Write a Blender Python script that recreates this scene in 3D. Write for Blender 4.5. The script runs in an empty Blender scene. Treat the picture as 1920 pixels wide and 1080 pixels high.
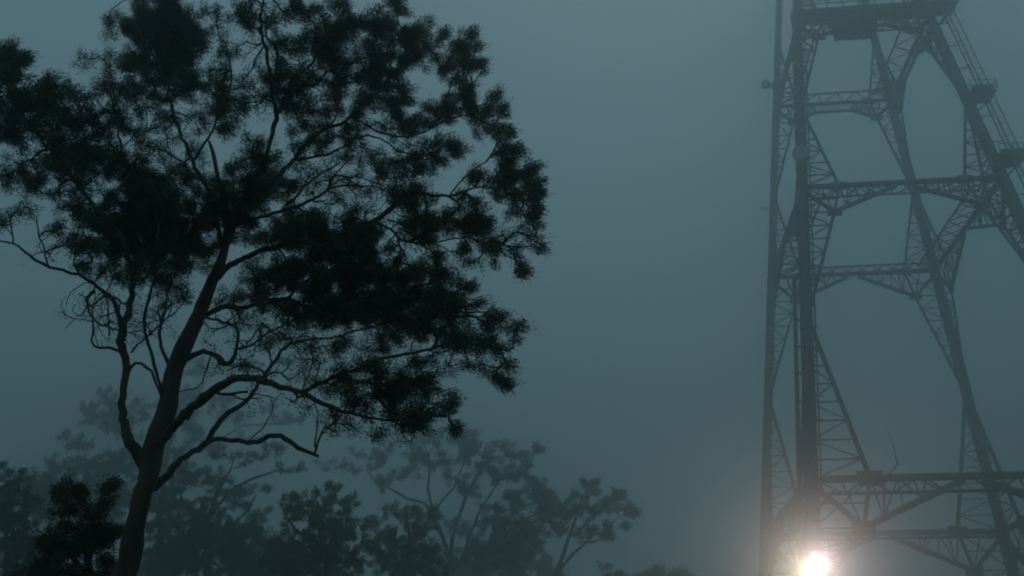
import bpy, math, random
import numpy as np
from mathutils import Vector, Matrix

rng = np.random.default_rng(11)
random.seed(5)
SC = bpy.context.scene
COL = SC.collection

# ------------------------------------------------------------------ camera, sky, sun, exposure
F = 1800.0                      # focal length in pixels of a 1920 wide picture
PITCH = 0.402
CZ = 1.6
cam_d = bpy.data.cameras.new("camera")
cam_d.sensor_width = 36.0
cam_d.lens = F / 1920.0 * 36.0
cam_d.clip_start = 0.1
cam_d.clip_end = 3000
cam = bpy.data.objects.new("camera", cam_d)
COL.objects.link(cam)
cam.location = (0, 0, CZ)
cam.rotation_euler = (math.pi / 2 + PITCH, 0, 0)
SC.camera = cam

SKY_STRENGTH = 0.004
CLOUD = (0.141, 0.247, 0.294, 1)
CLOUD_STRENGTH = 1.0
FOG_DENSITY = 0.0066
FOG_COLOR = (0.72, 0.77, 0.765, 1)
FOG_G = 0.92

world = bpy.data.worlds.new("World")
SC.world = world
world.use_nodes = True
wn, wl = world.node_tree.nodes, world.node_tree.links
wn.clear()
wo = wn.new("ShaderNodeOutputWorld")
sky = wn.new("ShaderNodeTexSky")
sky.sky_type = 'NISHITA'
sky.sun_disc = False
sky.sun_elevation = math.radians(52)
sky.sun_rotation = math.radians(14)
b1 = wn.new("ShaderNodeBackground")
b1.inputs[1].default_value = SKY_STRENGTH
# overcast: the horizon is a little darker than the zenith
tcw = wn.new("ShaderNodeTexCoord")
sxyz = wn.new("ShaderNodeSeparateXYZ")
mr = wn.new("ShaderNodeMapRange")
mr.inputs["From Min"].default_value = 0.0
mr.inputs["From Max"].default_value = 1.0
mr.inputs["To Min"].default_value = CLOUD_STRENGTH * 0.84
mr.inputs["To Max"].default_value = CLOUD_STRENGTH
wl.new(tcw.outputs["Generated"], sxyz.inputs[0])
wl.new(sxyz.outputs["Z"], mr.inputs["Value"])
wl.new(sky.outputs[0], b1.inputs[0])
b2 = wn.new("ShaderNodeBackground")          # the overcast that covers the sky
b2.inputs[0].default_value = CLOUD
b2.inputs[1].default_value = CLOUD_STRENGTH
wl.new(mr.outputs[0], b2.inputs[1])
ad = wn.new("ShaderNodeAddShader")
wl.new(b1.outputs[0], ad.inputs[0])
wl.new(b2.outputs[0], ad.inputs[1])
wl.new(ad.outputs[0], wo.inputs[0])

sun_d = bpy.data.lights.new("sun", 'SUN')
sun_d.energy = 0.02
sun_d.angle = math.radians(25)
sun_d.color = (1.0, 0.95, 0.88)
sun = bpy.data.objects.new("sun", sun_d)
COL.objects.link(sun)
SUN_AZ, SUN_EL = math.radians(14), math.radians(52)      # low day behind the cloud, ahead and to the right
sun.rotation_euler = Vector((math.sin(SUN_AZ) * math.cos(SUN_EL), math.cos(SUN_AZ) * math.cos(SUN_EL), math.sin(SUN_EL))).to_track_quat('Z', 'Y').to_euler()

SC.view_settings.view_transform = 'Standard'
SC.view_settings.look = 'None'
SC.view_settings.exposure = 0.0
SC.view_settings.gamma = 1.0
SC.view_settings.use_curve_mapping = False
SC.cycles.volume_bounces = 4
SC.cycles.max_bounces = 8
SC.cycles.use_denoising = True
SC.cycles.filter_width = 2.0             # the soft lens of a small camera
SC.cycles.sample_clamp_indirect = 4.0

# ------------------------------------------------------------------ helpers
_c, _s = math.cos(PITCH), math.sin(PITCH)


def at(px, py, Y):
    """World point seen at a pixel of the 1920x1080 photograph, at ground distance Y."""
    u, v = (px - 960.0) / F, (540.0 - py) / F
    d = np.array([u, _c - v * _s, _s + v * _c])
    p = d * (Y / d[1])
    p[2] += CZ
    return p


def pix(P):
    x, y, z = P[0], P[1], P[2] - CZ
    d = y * _c + z * _s
    return 960 + F * x / d, 540 - F * (z * _c - y * _s) / d


def ground_z(x, y):
    """Terrain: level near the tower, rising gently behind the trees on the left."""
    t = np.clip((y - 50) / 140.0, 0, 1)
    l = np.clip((30 - x) / 60.0, 0, 1)
    return 9.0 * t * t * (3 - 2 * t) * l * l * (3 - 2 * l)


def new_mat(name, rough=0.8):
    m = bpy.data.materials.new(name)
    m.use_nodes = True
    n = m.node_tree.nodes
    b = n["Principled BSDF"]
    b.inputs["Roughness"].default_value = rough
    if "Specular IOR Level" in b.inputs:
        b.inputs["Specular IOR Level"].default_value = 0.25
    return m, n, m.node_tree.links, b


def noise_mat(name, c1, c2, scale, rough=0.85, bump=0.0, detail=6, stretch=(1, 1, 1)):
    m, n, l, b = new_mat(name, rough)
    tc = n.new("ShaderNodeTexCoord")
    mp = n.new("ShaderNodeMapping")
    mp.inputs["Scale"].default_value = stretch
    nz = n.new("ShaderNodeTexNoise")
    nz.inputs["Scale"].default_value = scale
    nz.inputs["Detail"].default_value = detail
    rp = n.new("ShaderNodeValToRGB")
    rp.color_ramp.elements[0].position = 0.32
    rp.color_ramp.elements[1].position = 0.68
    rp.color_ramp.elements[0].color = (*c1, 1)
    rp.color_ramp.elements[1].color = (*c2, 1)
    l.new(tc.outputs["Object"], mp.inputs[0])
    l.new(mp.outputs[0], nz.inputs["Vector"])
    l.new(nz.outputs["Fac"], rp.inputs[0])
    l.new(rp.outputs[0], b.inputs["Base Color"])
    if bump:
        bp = n.new("ShaderNodeBump")
        bp.inputs["Strength"].default_value = bump
        bp.inputs["Distance"].default_value = 0.05
        l.new(nz.outputs["Fac"], bp.inputs["Height"])
        l.new(bp.outputs[0], b.inputs["Normal"])
    return m


M_BARK = noise_mat("bark", (0.022, 0.018, 0.014), (0.095, 0.072, 0.056), 5, 0.95, 0.9, 8, (1, 1, 0.25))
M_TWIG = noise_mat("twig_bark", (0.04, 0.034, 0.03), (0.09, 0.075, 0.06), 6, 0.95)
M_LEAF = noise_mat("gum_leaf", (0.018, 0.052, 0.030), (0.040, 0.090, 0.050), 1.2, 0.75)
M_LEAF2 = noise_mat("dark_leaf", (0.015, 0.03, 0.012), (0.035, 0.06, 0.025), 2.0, 0.75)
M_STEEL = noise_mat("painted_steel", (0.08, 0.085, 0.088), (0.16, 0.16, 0.16), 1.5, 0.75)
M_STEEL_LEG = noise_mat("weathered_leg_steel", (0.075, 0.08, 0.08), (0.17, 0.16, 0.15), 0.6, 0.75, 0, 8)
M_GALV = noise_mat("galvanised_steel", (0.16, 0.165, 0.17), (0.24, 0.245, 0.25), 3, 0.6)
M_DISH = noise_mat("antenna_white", (0.38, 0.38, 0.38), (0.5, 0.5, 0.5), 2, 0.5)
M_DARKBOX = noise_mat("cabin_paint", (0.04, 0.042, 0.042), (0.07, 0.072, 0.07), 1, 0.7)
M_GROUND = noise_mat("ground_grass", (0.025, 0.04, 0.016), (0.07, 0.075, 0.04), 0.35, 0.95, 0.5)
M_CONC = noise_mat("concrete", (0.25, 0.245, 0.235), (0.34, 0.335, 0.32), 1.5, 0.9, 0.2)


def emit_mat(name, col, s):
    m = bpy.data.materials.new(name)
    m.use_nodes = True
    n = m.node_tree.nodes
    n.clear()
    o = n.new("ShaderNodeOutputMaterial")
    e = n.new("ShaderNodeEmission")
    e.inputs[0].default_value = (*col, 1)
    e.inputs[1].default_value = s
    m.node_tree.links.new(e.outputs[0], o.inputs[0])
    return m


def mesh_np(name, V, Q, mat, smooth=False):
    """Mesh from numpy vertices and a list of equal sized faces."""
    V = np.asarray(V, dtype=np.float32)
    Q = np.asarray(Q, dtype=np.int32)
    me = bpy.data.meshes.new(name)
    k = Q.shape[1]
    me.vertices.add(len(V))
    me.vertices.foreach_set("co", V.ravel())
    me.loops.add(Q.size)
    me.loops.foreach_set("vertex_index", Q.ravel())
    me.polygons.add(len(Q))
    me.polygons.foreach_set("loop_start", np.arange(0, Q.size, k, dtype=np.int32))
    if smooth:
        me.polygons.foreach_set("use_smooth", np.ones(len(Q), dtype=bool))
    me.update(calc_edges=True)
    me.materials.append(mat)
    return me


def link(name, me, parent=None):
    o = bpy.data.objects.new(name, me)
    COL.objects.link(o)
    if parent is not None:
        o.parent = parent
    return o


def tag(o, label=None, cat=None, group=None, kind=None):
    if label: o["label"] = label
    if cat: o["category"] = cat
    if group: o["group"] = group
    if kind: o["kind"] = kind
    return o


def empty(name, loc, rz=0.0):
    o = bpy.data.objects.new(name, None)
    o.empty_display_size = 0.5
    COL.objects.link(o)
    o.location = tuple(float(v) for v in loc)
    o.rotation_euler = (0, 0, rz)
    return o


class MB:
    """Collects quads; builds ONE mesh object."""
    def __init__(self):
        self.V, self.Q, self.n = [], [], 0

    def add(self, V, Q):
        V = np.asarray(V, float)
        Q = np.asarray(Q, int)
        self.V.append(V)
        self.Q.append(Q + self.n)
        self.n += len(V)

    def bar(self, p, q, w, h=None):
        """Straight box section from p to q."""
        h = h or w
        p, q = np.asarray(p, float), np.asarray(q, float)
        z = q - p
        L = np.linalg.norm(z)
        if L < 1e-6:
            return
        z /= L
        up = np.array([0, 0, 1.0]) if abs(z[2]) < 0.95 else np.array([0, 1.0, 0])
        x = np.cross(up, z); x /= np.linalg.norm(x)
        y = np.cross(z, x)
        c = [(-1, -1), (1, -1), (1, 1), (-1, 1)]
        V = [p + x * a * w / 2 + y * b * h / 2 for a, b in c] + [q + x * a * w / 2 + y * b * h / 2 for a, b in c]
        self.add(V, [(3, 2, 1, 0), (4, 5, 6, 7), (0, 1, 5, 4), (1, 2, 6, 5), (2, 3, 7, 6), (3, 0, 4, 7)])

    def box(self, c, s, R=None):
        c = np.asarray(c, float)
        V = np.array([(x, y, z) for z in (-.5, .5) for x, y in ((-.5, -.5), (.5, -.5), (.5, .5), (-.5, .5))]) * np.asarray(s, float)
        if R is not None:
            V = V @ np.asarray(R).T
        self.add(V + c, [(3, 2, 1, 0), (4, 5, 6, 7), (0, 1, 5, 4), (1, 2, 6, 5), (2, 3, 7, 6), (3, 0, 4, 7)])

    def tube(self, P, r, sides=8, cap=True):
        P = np.asarray(P, float)
        r = np.broadcast_to(np.asarray(r, float), (len(P),))
        T = np.gradient(P, axis=0)
        T /= np.linalg.norm(T, axis=1)[:, None] + 1e-12
        ref = np.array([0.31, -0.9, 0.13])
        if abs(np.dot(ref / np.linalg.norm(ref), T[0])) > .9:
            ref = np.array([1.0, 0.1, 0.2])
        V = []
        a = np.linspace(0, 2 * np.pi, sides, endpoint=False)
        x = ref
        for i in range(len(P)):
            x = x - T[i] * np.dot(x, T[i]); x = x / (np.linalg.norm(x) + 1e-12)
            y = np.cross(T[i], x)
            V.append(P[i] + r[i] * (np.cos(a)[:, None] * x + np.sin(a)[:, None] * y))
        n = len(P)
        Q = []
        for i in range(n - 1):
            for k in range(sides):
                k2 = (k + 1) % sides
                Q.append((i * sides + k, i * sides + k2, (i + 1) * sides + k2, (i + 1) * sides + k))
        V = np.concatenate(V)
        if cap:
            V = np.concatenate([V, P[:1], P[-1:]])
            c0, c1 = len(V) - 2, len(V) - 1
            for k in range(0, sides, 2):
                Q.append((c0, (k + 2) % sides, (k + 1) % sides, k))
                b = (n - 1) * sides
                Q.append((c1, b + k, b + (k + 1) % sides, b + (k + 2) % sides))
        self.add(V, Q)

    def lathe(self, profile, c, axis, sides=16):
        """Surface of revolution: profile of (distance along axis, radius)."""
        axis = np.asarray(axis, float); axis /= np.linalg.norm(axis)
        P = [np.asarray(c, float) + axis * t for t, _ in profile]
        x = np.cross(axis, (0.2, 0.1, 1.0)); x /= np.linalg.norm(x)
        y = np.cross(axis, x)
        a = np.linspace(0, 2 * np.pi, sides, endpoint=False)
        V = np.concatenate([p + r * (np.cos(a)[:, None] * x + np.sin(a)[:, None] * y) for p, (_, r) in zip(P, profile)])
        Q = []
        for i in range(len(profile) - 1):
            for k in range(sides):
                k2 = (k + 1) % sides
                Q.append((i * sides + k, i * sides + k2, (i + 1) * sides + k2, (i + 1) * sides + k))
        self.add(V, Q)

    def build(self, name, mat, parent=None, smooth=False, origin=None):
        V = np.concatenate(self.V)
        if origin is not None:
            V = V - np.asarray(origin)
        return link(name, mesh_np(name, V, np.concatenate(self.Q), mat, smooth), parent)


# ------------------------------------------------------------------ ground
gx = np.linspace(-320, 320, 81)
gy = np.linspace(-120, 520, 81)
GX, GY = np.meshgrid(gx, gy)
GZ = ground_z(GX, GY) + 0.12 * np.sin(GX * .31) * np.cos(GY * .27)
V = np.stack([GX, GY, GZ], -1).reshape(-1, 3)
ii = np.arange(80)
I, J = np.meshgrid(ii, ii)
Q = np.stack([J * 81 + I, J * 81 + I + 1, (J + 1) * 81 + I + 1, (J + 1) * 81 + I], -1).reshape(-1, 4)
tag(link("ground", mesh_np("ground", V, Q, M_GROUND, True)), kind="structure")

# ------------------------------------------------------------------ lattice tower
TC = np.array([46.276, 110.0, 0.0])
TYAW = -0.109
TR = 1.179
LV = [0.0, 21.15, 56.04, 82.03, 101.5]
MIDF = [0.5, 0.51, 0.45, 0.5]
SGN = {'B': (-1, -1), 'D': (1, -1), 'A': (-1, 1), 'C': (1, 1)}
FACES = [('B', 'D'), ('A', 'C'), ('B', 'A'), ('D', 'C')]

TS = 1.5                                   # metres per drawing unit of the tower
tower = empty("lattice_tower", (TC[0] * TS, TC[1] * TS, CZ * (1 - TS)), TYAW)
tower.scale = (TS, TS, TS)
tag(tower, "tall grey steel lattice tower with four tapering legs fading into the fog", "tower")
ty_c, ty_s = math.cos(TYAW), math.sin(TYAW)


def half_w(h): return 17.37 - 0.112 * h
def corner(k, h):
    a, b = SGN[k]; w = half_w(h)
    return np.array([a * w, b * w * TR, h])
def to_world(p): return np.array([TS * (TC[0] + p[0] * ty_c - p[1] * ty_s), TS * (TC[1] + p[0] * ty_s + p[1] * ty_c), TS * (p[2] - CZ) + CZ])
def face_pt(f, s, h):
    return corner(f[0], h) * (1 - s) + corner(f[1], h) * s


for k in 'ABCD':
    mb = MB()
    a, b = SGN[k]
    hs = [-0.3] + LV[1:]
    for i in range(len(hs) - 1):
        p, q = corner(k, hs[i]), corner(k, hs[i + 1])
        w = 1.02 - .1 * i
        mb.bar(p, q, w, w)
        for sx, sy in ((-1, -1), (1, -1), (1, 1), (-1, 1)):      # corner angles riveted on the box leg
            o = np.array([sx, sy, 0]) * (w / 2)
            mb.bar(p + o, q + o, .16)
        n = int((hs[i + 1] - hs[i]) / 2.4)                        # batten plates
        for j in range(n):
            c = p + (q - p) * (j + .5) / n
            mb.box(c, (w + .09, w + .09, .5))
    leg = mb.build("corner_leg", M_STEEL_LEG, tower)
    mf = MB()
    mf.lathe([(0, 0.001), (0, 2.4), (1.2, 1.7), (1.2, .001)], corner(k, -0.5), (0, 0, 1), 8)
    mf.build("footing", M_CONC, leg)

lacing = []          # (p, q, width)
chords = []          # (name, p, q, w)


def zig(A, B, n, w, horizontals=True, cross=False):
    """Lacing between two polylines A (p0->p1) and B (p0->p1)."""
    A0, A1 = A; B0, B1 = B
    for i in range(n + 1):
        t = i / n
        a, b = A0 + (A1 - A0) * t, B0 + (B1 - B0) * t
        if horizontals and 0 < i <= n and np.linalg.norm(a - b) > .8:
            lacing.append((a, b, w))
        if i < n:
            t2 = (i + 1) / n
            a2, b2 = A0 + (A1 - A0) * t2, B0 + (B1 - B0) * t2
            if (i % 2 == 0) or cross:
                lacing.append((a, b2, w))
            if (i % 2 == 1) or cross:
                lacing.append((b, a2, w))


for f in FACES:
    for i in range(1, 5):
        h = LV[i]
        W = np.linalg.norm(corner(f[1], h) - corner(f[0], h))
        big = i == 1
        mid_f = np.array([0, 0, 0.0])
        p, q = corner(f[0], h), corner(f[1], h)
        inward = -((p + q) / 2 * np.array([1, 1, 0]))
        inward /= np.linalg.norm(inward)
        u = (q - p) / W
        chords.append(("ring_beam", p, q, .62 if big else (.5 if i == 2 else .42)))
        ins = 2.7 if i > 1 else 2.2
        dz = np.array([0, 0, -1.0 if big else 0])
        pi, qi = p + dz + inward * ins + u * ins * .6, q + dz + inward * ins - u * ins * .6
        chords.append(("inner_ring_beam", pi, qi, .3 if big else .2))
        zig((p, q), (pi, qi), 10 if i > 1 else 12, .13, horizontals=False, cross=(i < 3 and i != 1))
        if i == 4:
            continue
        dh = .16 * W
        h_lo = LV[i - 1] + (h - LV[i - 1]) * MIDF[i - 1] - .5
        h_hi = h + (LV[i + 1] - h) * MIDF[i] + .5
        cen = face_pt(f, .5, h) - np.array([0, 0, .55])
        for side in (0, 1):
            S = (lambda s: s) if side == 0 else (lambda s: 1 - s)
            leg_lo, leg_h, leg_hi = face_pt(f, S(0), h_lo), face_pt(f, S(0), h), face_pt(f, S(0), h_hi)
            ring = face_pt(f, S(.185), h)
            hn = face_pt(f, S(.15), h - dh)
            lk = face_pt(f, S(0), h - dh)
            wc = .4 if big else .28
            chords.append(("haunch_chord", leg_lo, hn, wc))
            chords.append(("haunch_chord", hn, ring, wc * .9))
            chords.append(("haunch_chord", ring, leg_hi, wc))
            chords.append(("haunch_strut", face_pt(f, S(0.01), h - .7), hn, .55 if big else .4))
            arch_end = face_pt(f, S(.47), h - .4) if i != 3 else face_pt(f, S(.34), h - 1.3)
            chords.append(("arch_chord", hn, arch_end, .6 if big else .42))
            if i == 3 and side == 0:
                a0, a1 = arch_end, face_pt(f, .66, h - 1.3)
                chords.append(("arch_chord", a0, a1, .3))
                zig((face_pt(f, .34, h), face_pt(f, .66, h)), (a0, a1), 5, .1)
            n1 = 6 if h - LV[i - 1] < 30 else 8
            zig((leg_lo + (lk - leg_lo) * .0, lk), (leg_lo, hn), n1, .145)
            zig((leg_h, leg_hi), (ring, leg_hi), 9 if i == 1 else 7, .145, cross=False)
            ar = face_pt(f, S(.4 if i != 3 else .34), h)
            zig((ring, ar), (hn, arch_end), 5, .15)
            lacing.append((lk, ring, .16))
            lacing.append((face_pt(f, S(.09), h), hn, .16))
            lacing.append((leg_h * .5 + lk * .5, hn * .5 + ring * .5, .14))
            # small hangers that halve the long lacing bays
            for t in (.25, .5, .75):
                a = leg_h + (leg_hi - leg_h) * t * .6
                b = ring + (leg_hi - ring) * (t * .6 + .05)
                lacing.append((a * .5 + b * .5, leg_h + (leg_hi - leg_h) * (t * .6 + .07), .1))
            # gusset plates at the joints
            for c, s in ((hn, 1.1 if big else .8), (ring, 1.2 if big else .8)):
                chords.append(("gusset_plate", c - u * s, c + u * s, .28, s * 1.2))

for c in chords:
    mb = MB()
    if c[0] == "gusset_plate":
        mb.bar(c[1], c[2], c[3], c[4])
    else:
        mb.bar(c[1], c[2], c[3])
    mb.build(c[0], M_STEEL, tower)

# bars share one unit mesh; the 300 that show largest are parts, the rest one stuff part
ub = MB()
ub.bar((0, 0, 0), (0, 0, 1), .5, 1.0)
ub.add(np.array([(.25, -.5, 0), (.75, -.5, 0), (.75, -.3, 0), (.25, -.3, 0), (.25, -.5, 1), (.75, -.5, 1), (.75, -.3, 1), (.25, -.3, 1)]),
       [(3, 2, 1, 0), (4, 5, 6, 7), (0, 1, 5, 4), (1, 2, 6, 5), (2, 3, 7, 6), (3, 0, 4, 7)])
unit_bar = mesh_np("lacing_bar", np.concatenate(ub.V), np.concatenate(ub.Q), M_STEEL)


def vis_size(p, q):
    n = 0
    P = [pix(to_world(p + (q - p) * t)) for t in (0, .25, .5, .75, 1)]
    ins = sum(0 < x < 1920 and 0 < y < 1080 for x, y in P) / 5
    return ins * math.dist(P[0], P[-1])


lacing.sort(key=lambda b: -vis_size(b[0], b[1]))
rest = MB()
for j, (p, q, w) in enumerate(lacing):
    if j < 296:
        o = link("lacing_bar", unit_bar, tower)
        d = Vector(q - p)
        o.matrix_local = Matrix.Translation(Vector(p)) @ d.to_track_quat('Z', 'Y').to_matrix().to_4x4() @ Matrix.Diagonal((w, w, d.length, 1))
    else:
        rest.bar(p, q, w)
tag(rest.build("lacing_bars", M_STEEL, tower), kind="stuff")

# platform at the third ring
h = LV[3]
wB, wD = corner('B', h), corner('D', h)
x0, x1 = wB[0] - .6, wD[0] + 3.3
y0, y1 = wB[1] - 1.9, wB[1] + .8
mb = MB()
mb.box(((x0 + x1) / 2, (y0 + y1) / 2, h + .62), (x1 - x0, y1 - y0, .16))
for yy in (y0 + .1, (y0 + y1) / 2, y1 - .1):
    mb.box(((x0 + x1) / 2, yy, h + .36), (x1 - x0 - .1, .22, .36))
n = 14
for j in range(n + 1):
    xx = x0 + .12 + (x1 - x0 - .24) * j / n
    mb.box((xx, (y0 + y1) / 2, h + .455), (.16, y1 - y0 - .3, .16))
deck = mb.build("platform_deck", M_DARKBOX, tower)
mb = MB()
for yy in (y0 + .06, y1 - .06):
    for z in (.75, 1.25):
        mb.bar((x0, yy, h + .7 + z), (x1, yy, h + .7 + z), .12)
for z in (.75, 1.25):
    mb.bar((x1 - .06, y0, h + .7 + z), (x1 - .06, y1, h + .7 + z), .12)
for j in range(11):
    xx = x0 + .06 + (x1 - x0 - .12) * j / 10
    for yy in (y0 + .06, y1 - .06):
        mb.bar((xx, yy, h + .7), (xx, yy, h + 2.0), .13)
mb.build("railing", M_STEEL, deck)
mb = MB()
mb.box(((x0 + x1) / 2 - 1, y0 + 1.9, h + 1.1), (x1 - x0 - 6, .5, .5))
mb.build("cable_tray", M_STEEL, deck)
mb = MB()
mb.bar((x1 - .3, y0 + .4, h + .5), (wD[0] + .3, wD[1], h - 2.6), .2)
mb.bar((x1 - .3, y1 - .4, h + .5), (wD[0] + .3, wD[1] + .4, h - 2.6), .2)
mb.build("deck_bracket", M_STEEL, deck)

# caged ladder up the right front leg, with rest platforms
off = np.array([1.9, -0.5, 0.0])
off2 = np.array([2.75, -1.0, 0.0])
def lad(hh, dx=0.0, dy=0.0): return corner('D', hh) + off + np.array([dx, dy, 0])
mb = MB()
for dx in (-.28, .28):
    mb.bar(lad(2, dx), lad(88, dx), .13)
ladder = mb.build("caged_ladder", M_STEEL, tower)
rg = MB()
for hh in np.arange(2.5, 88, .45):
    rg.bar(lad(hh, -.28), lad(hh, .28), .05)
tag(rg.build("rung", M_STEEL, ladder), kind="stuff")
st = MB()
for a in (0.15, .5, .85):
    o = np.array([.45 + .55 * math.sin(a * math.pi), -.85 * math.cos(a * math.pi) * 1.0, 0])
    st.bar(lad(4) + o, lad(88) + o, .05)
st.build("cage_strap", M_STEEL, ladder)
hoop = MB()
ang = np.linspace(-.5 * math.pi, .5 * math.pi, 9)
hoop.tube([(0, -.85, 0)] + [(.45 + .55 * math.cos(a), .85 * math.sin(a), 0) for a in ang] + [(0, .85, 0)], .055, 4)
hoop_me = mesh_np("cage_hoop", np.concatenate(hoop.V), np.concatenate(hoop.Q), M_STEEL)
for hh in np.arange(5, 88, 1.9):
    o = link("cage_hoop", hoop_me, ladder)
    o.location = tuple(lad(hh))
sp = MB()
for hh in np.arange(4, 87, 3.8):
    sp.bar(corner('D', hh), lad(hh), .12)
sp.build("ladder_stay", M_STEEL, ladder)
for hh in (16.0, 38.0, 58.0, 67.6):
    mb = MB()
    c = lad(hh, -.5)
    mb.box(c, (2.8, 2.6, .22))
    mb.bar(c + (-1.3, -1.0, -.1), corner('D', hh - 2.2), .18)
    mb.bar(c + (1.2, 1.0, -.1), corner('D', hh - 2.2), .16)
    mb.box(c + (.2, 0, .62), (2.3, 1.6, 1.0))
    rp_ = mb.build("rest_platform", M_DARKBOX, ladder)
    for z in (.75, 1.5):
        for a, b in (((-1.5, -1.4), (1.5, -1.4)), ((1.5, -1.4), (1.5, 1.4)), ((1.5, 1.4), (-1.5, 1.4))):
            mb2 = MB() if (z == .75 and a == (-1.5, -1.4)) else mb2
            mb2.bar(c + (*a, z), c + (*b, z), .09)
    for a in ((-1.5, -1.4), (0, -1.4), (1.5, -1.4), (1.5, 0), (1.5, 1.4), (0, 1.4), (-1.5, 1.4)):
        mb2.bar(c + (*a, .1), c + (*a, 1.55), .09)
    mb2.build("platform_railing", M_STEEL, ladder)

# cable riser beside the left front leg
mb = MB()
def ris(hh, dx): return corner('B', hh) + np.array([-1.25 + dx, -.15, 0])
mb.bar(ris(0, 0), ris(44, 0), .42, .3)
mb.bar(ris(0, .0) + (0, .7, 0), ris(44, 0) + (0, .7, 0), .2)
riser = mb.build("cable_riser", M_STEEL_LEG, tower)
mb = MB()
for hh in np.arange(1.5, 44, 3.1):
    mb.bar(ris(hh, 0), corner('B', hh), .2)
mb.build("riser_bracket", M_STEEL, riser)
mb = MB()
for dx in (-.75, -.4, 0, .4, .75):
    mb.bar(corner('B', 20) + (dx, -.62, 0), corner('B', 84) + (dx, -.62, 0), .14)
mb.build("feeder_cable", M_DARKBOX, tower)
for hh in np.arange(22, 84, 2.6):
    mb = MB()
    mb.box(corner('B', hh) + (0, -.66, 0), (1.9, .1, .12))
    mb.build("cable_clamp", M_STEEL, tower)

# ------------------------------------------------------------------ things that hang from the tower
cab = empty("equipment_cabin", to_world(np.array([-1.3, wB[1] - .6, h - 2.9])), TYAW)
tag(cab, "dark box cabin hanging under the tower's upper platform", "cabin")
cab.scale = (TS, TS, TS)
mb = MB(); mb.box((0, 0, 1.35), (4.9, 2.4, 2.3)); body = mb.build("cabin_body", M_DARKBOX, cab)
mb = MB()
for xx in (-2.3, -1.1, 0, 1.1, 2.3):
    mb.box((xx, 0, .1), (.14, 2.5, .2))
mb.build("floor_joist", M_STEEL, cab)
for xx in (-2.2, 2.2):
    for yy in (-1.05, 1.05):
        mb = MB()
        mb.bar((xx, yy, 2.5), (xx, yy, 3.05), .18)
        mb.build("hanger", M_STEEL, cab)
mb = MB(); mb.box((0, -1.225, 1.35), (1.0, .06, 1.9)); mb.build("door", M_STEEL, cab)


def dish(name, P, axis, r, label, cat, mount_to, mat=M_DISH):
    root = empty(name, P)
    tag(root, label, cat)
    r *= TS
    ax = np.asarray(axis, float); ax /= np.linalg.norm(ax)
    mb = MB()
    mb.lathe([(-.42 * r, .001), (-.38 * r, .3 * r), (-.2 * r, .72 * r), (0, r), (.05 * r, r), (.5 * r, 1.0 * r)], (0, 0, 0), ax, 20)
    mb.build("reflector", mat, root, True)
    mb = MB()
    mb.lathe([(.5 * r, 1.0 * r), (.54 * r, .97 * r), (.58 * r, .6 * r), (.6 * r, .001)], (0, 0, 0), ax, 20)
    mb.build("radome", mat, root, True)
    mb = MB()
    t = np.asarray(mount_to) - np.asarray(P)
    b = -ax * .4 * r
    mb.bar(b, t, .3)
    mb.bar(b, t + np.array([0, 0, -.9]), .2)
    mb.bar(t + np.array([0, 0, -1.2]), t + np.array([0, 0, .8]), .3)
    mb.build("mount", M_STEEL, root)
    return root


hA = 66.5 
PA = to_world(corner('A', hA) + (-1.6, -.5, 0))
hA = hA + (pix(PA)[1] - 178) / 11.0
PA = to_world(corner('A', hA) + (-1.6, -.5, 0))
dish("drum_antenna", PA, (-.55, -.8, -.05), .74, "pale drum antenna sticking out left of the tower's far left leg", "antenna", to_world(corner('A', hA) + (-.6, -.3, 0)))
hB = 60.0
for _ in range(6):
    PB = to_world(corner('B', hB) + (-.4, -1.5, 0))
    hB += (pix(PB)[1] - 289) / 11.0
dish("dish_antenna", PB, (-.25, -1, -.1), .95, "round pale dish antenna on the tower's near left leg", "antenna", to_world(corner('B', hB) + (-.3, -.55, 0)))

# whip antennas
def whip(P, H, label):
    root = empty("whip_antenna", P)
    tag(root, label, "antenna")
    root.scale = (TS, TS, TS)
    mb = MB(); mb.bar((0, 0, -.1), (1.0, 0, .95), .11); mb.build("bracket", M_STEEL, root)
    mb = MB(); mb.tube([(1.0, 0, .8), (.95, 0, 1.8), (.85, 0, H * .6), (.6, 0, H)], [.07, .06, .04, .025], 6); mb.build("whip", M_STEEL, root)
    return root
P = corner('B', LV[1]) * (1 - .245) + corner('D', LV[1]) * .245
whip(to_world(P + (0, 0, .43)), 4.4, "thin whip antenna standing on the tower's lowest cross beam")
hq = 51.5
for _ in range(5):
    PQ = to_world(corner('A', hq) + (-.6, 0, 0)); hq += (pix(PQ)[1] - 392) / 11.0
root = empty("yagi_antenna", PQ)
tag(root, "small spiky aerial projecting left from the tower's far left leg", "antenna")
root.scale = (TS, TS, TS)
mb = MB(); mb.bar((.3, 0, 0), (-1.4, -.2, 0), .09); mb.build("boom", M_STEEL, root)
for t in (.4, .8, 1.2):
    mb = MB(); mb.bar((-t, -.14 * t, -.35), (-t, -.14 * t, .35), .04); mb.build("element", M_STEEL, root)

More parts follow.
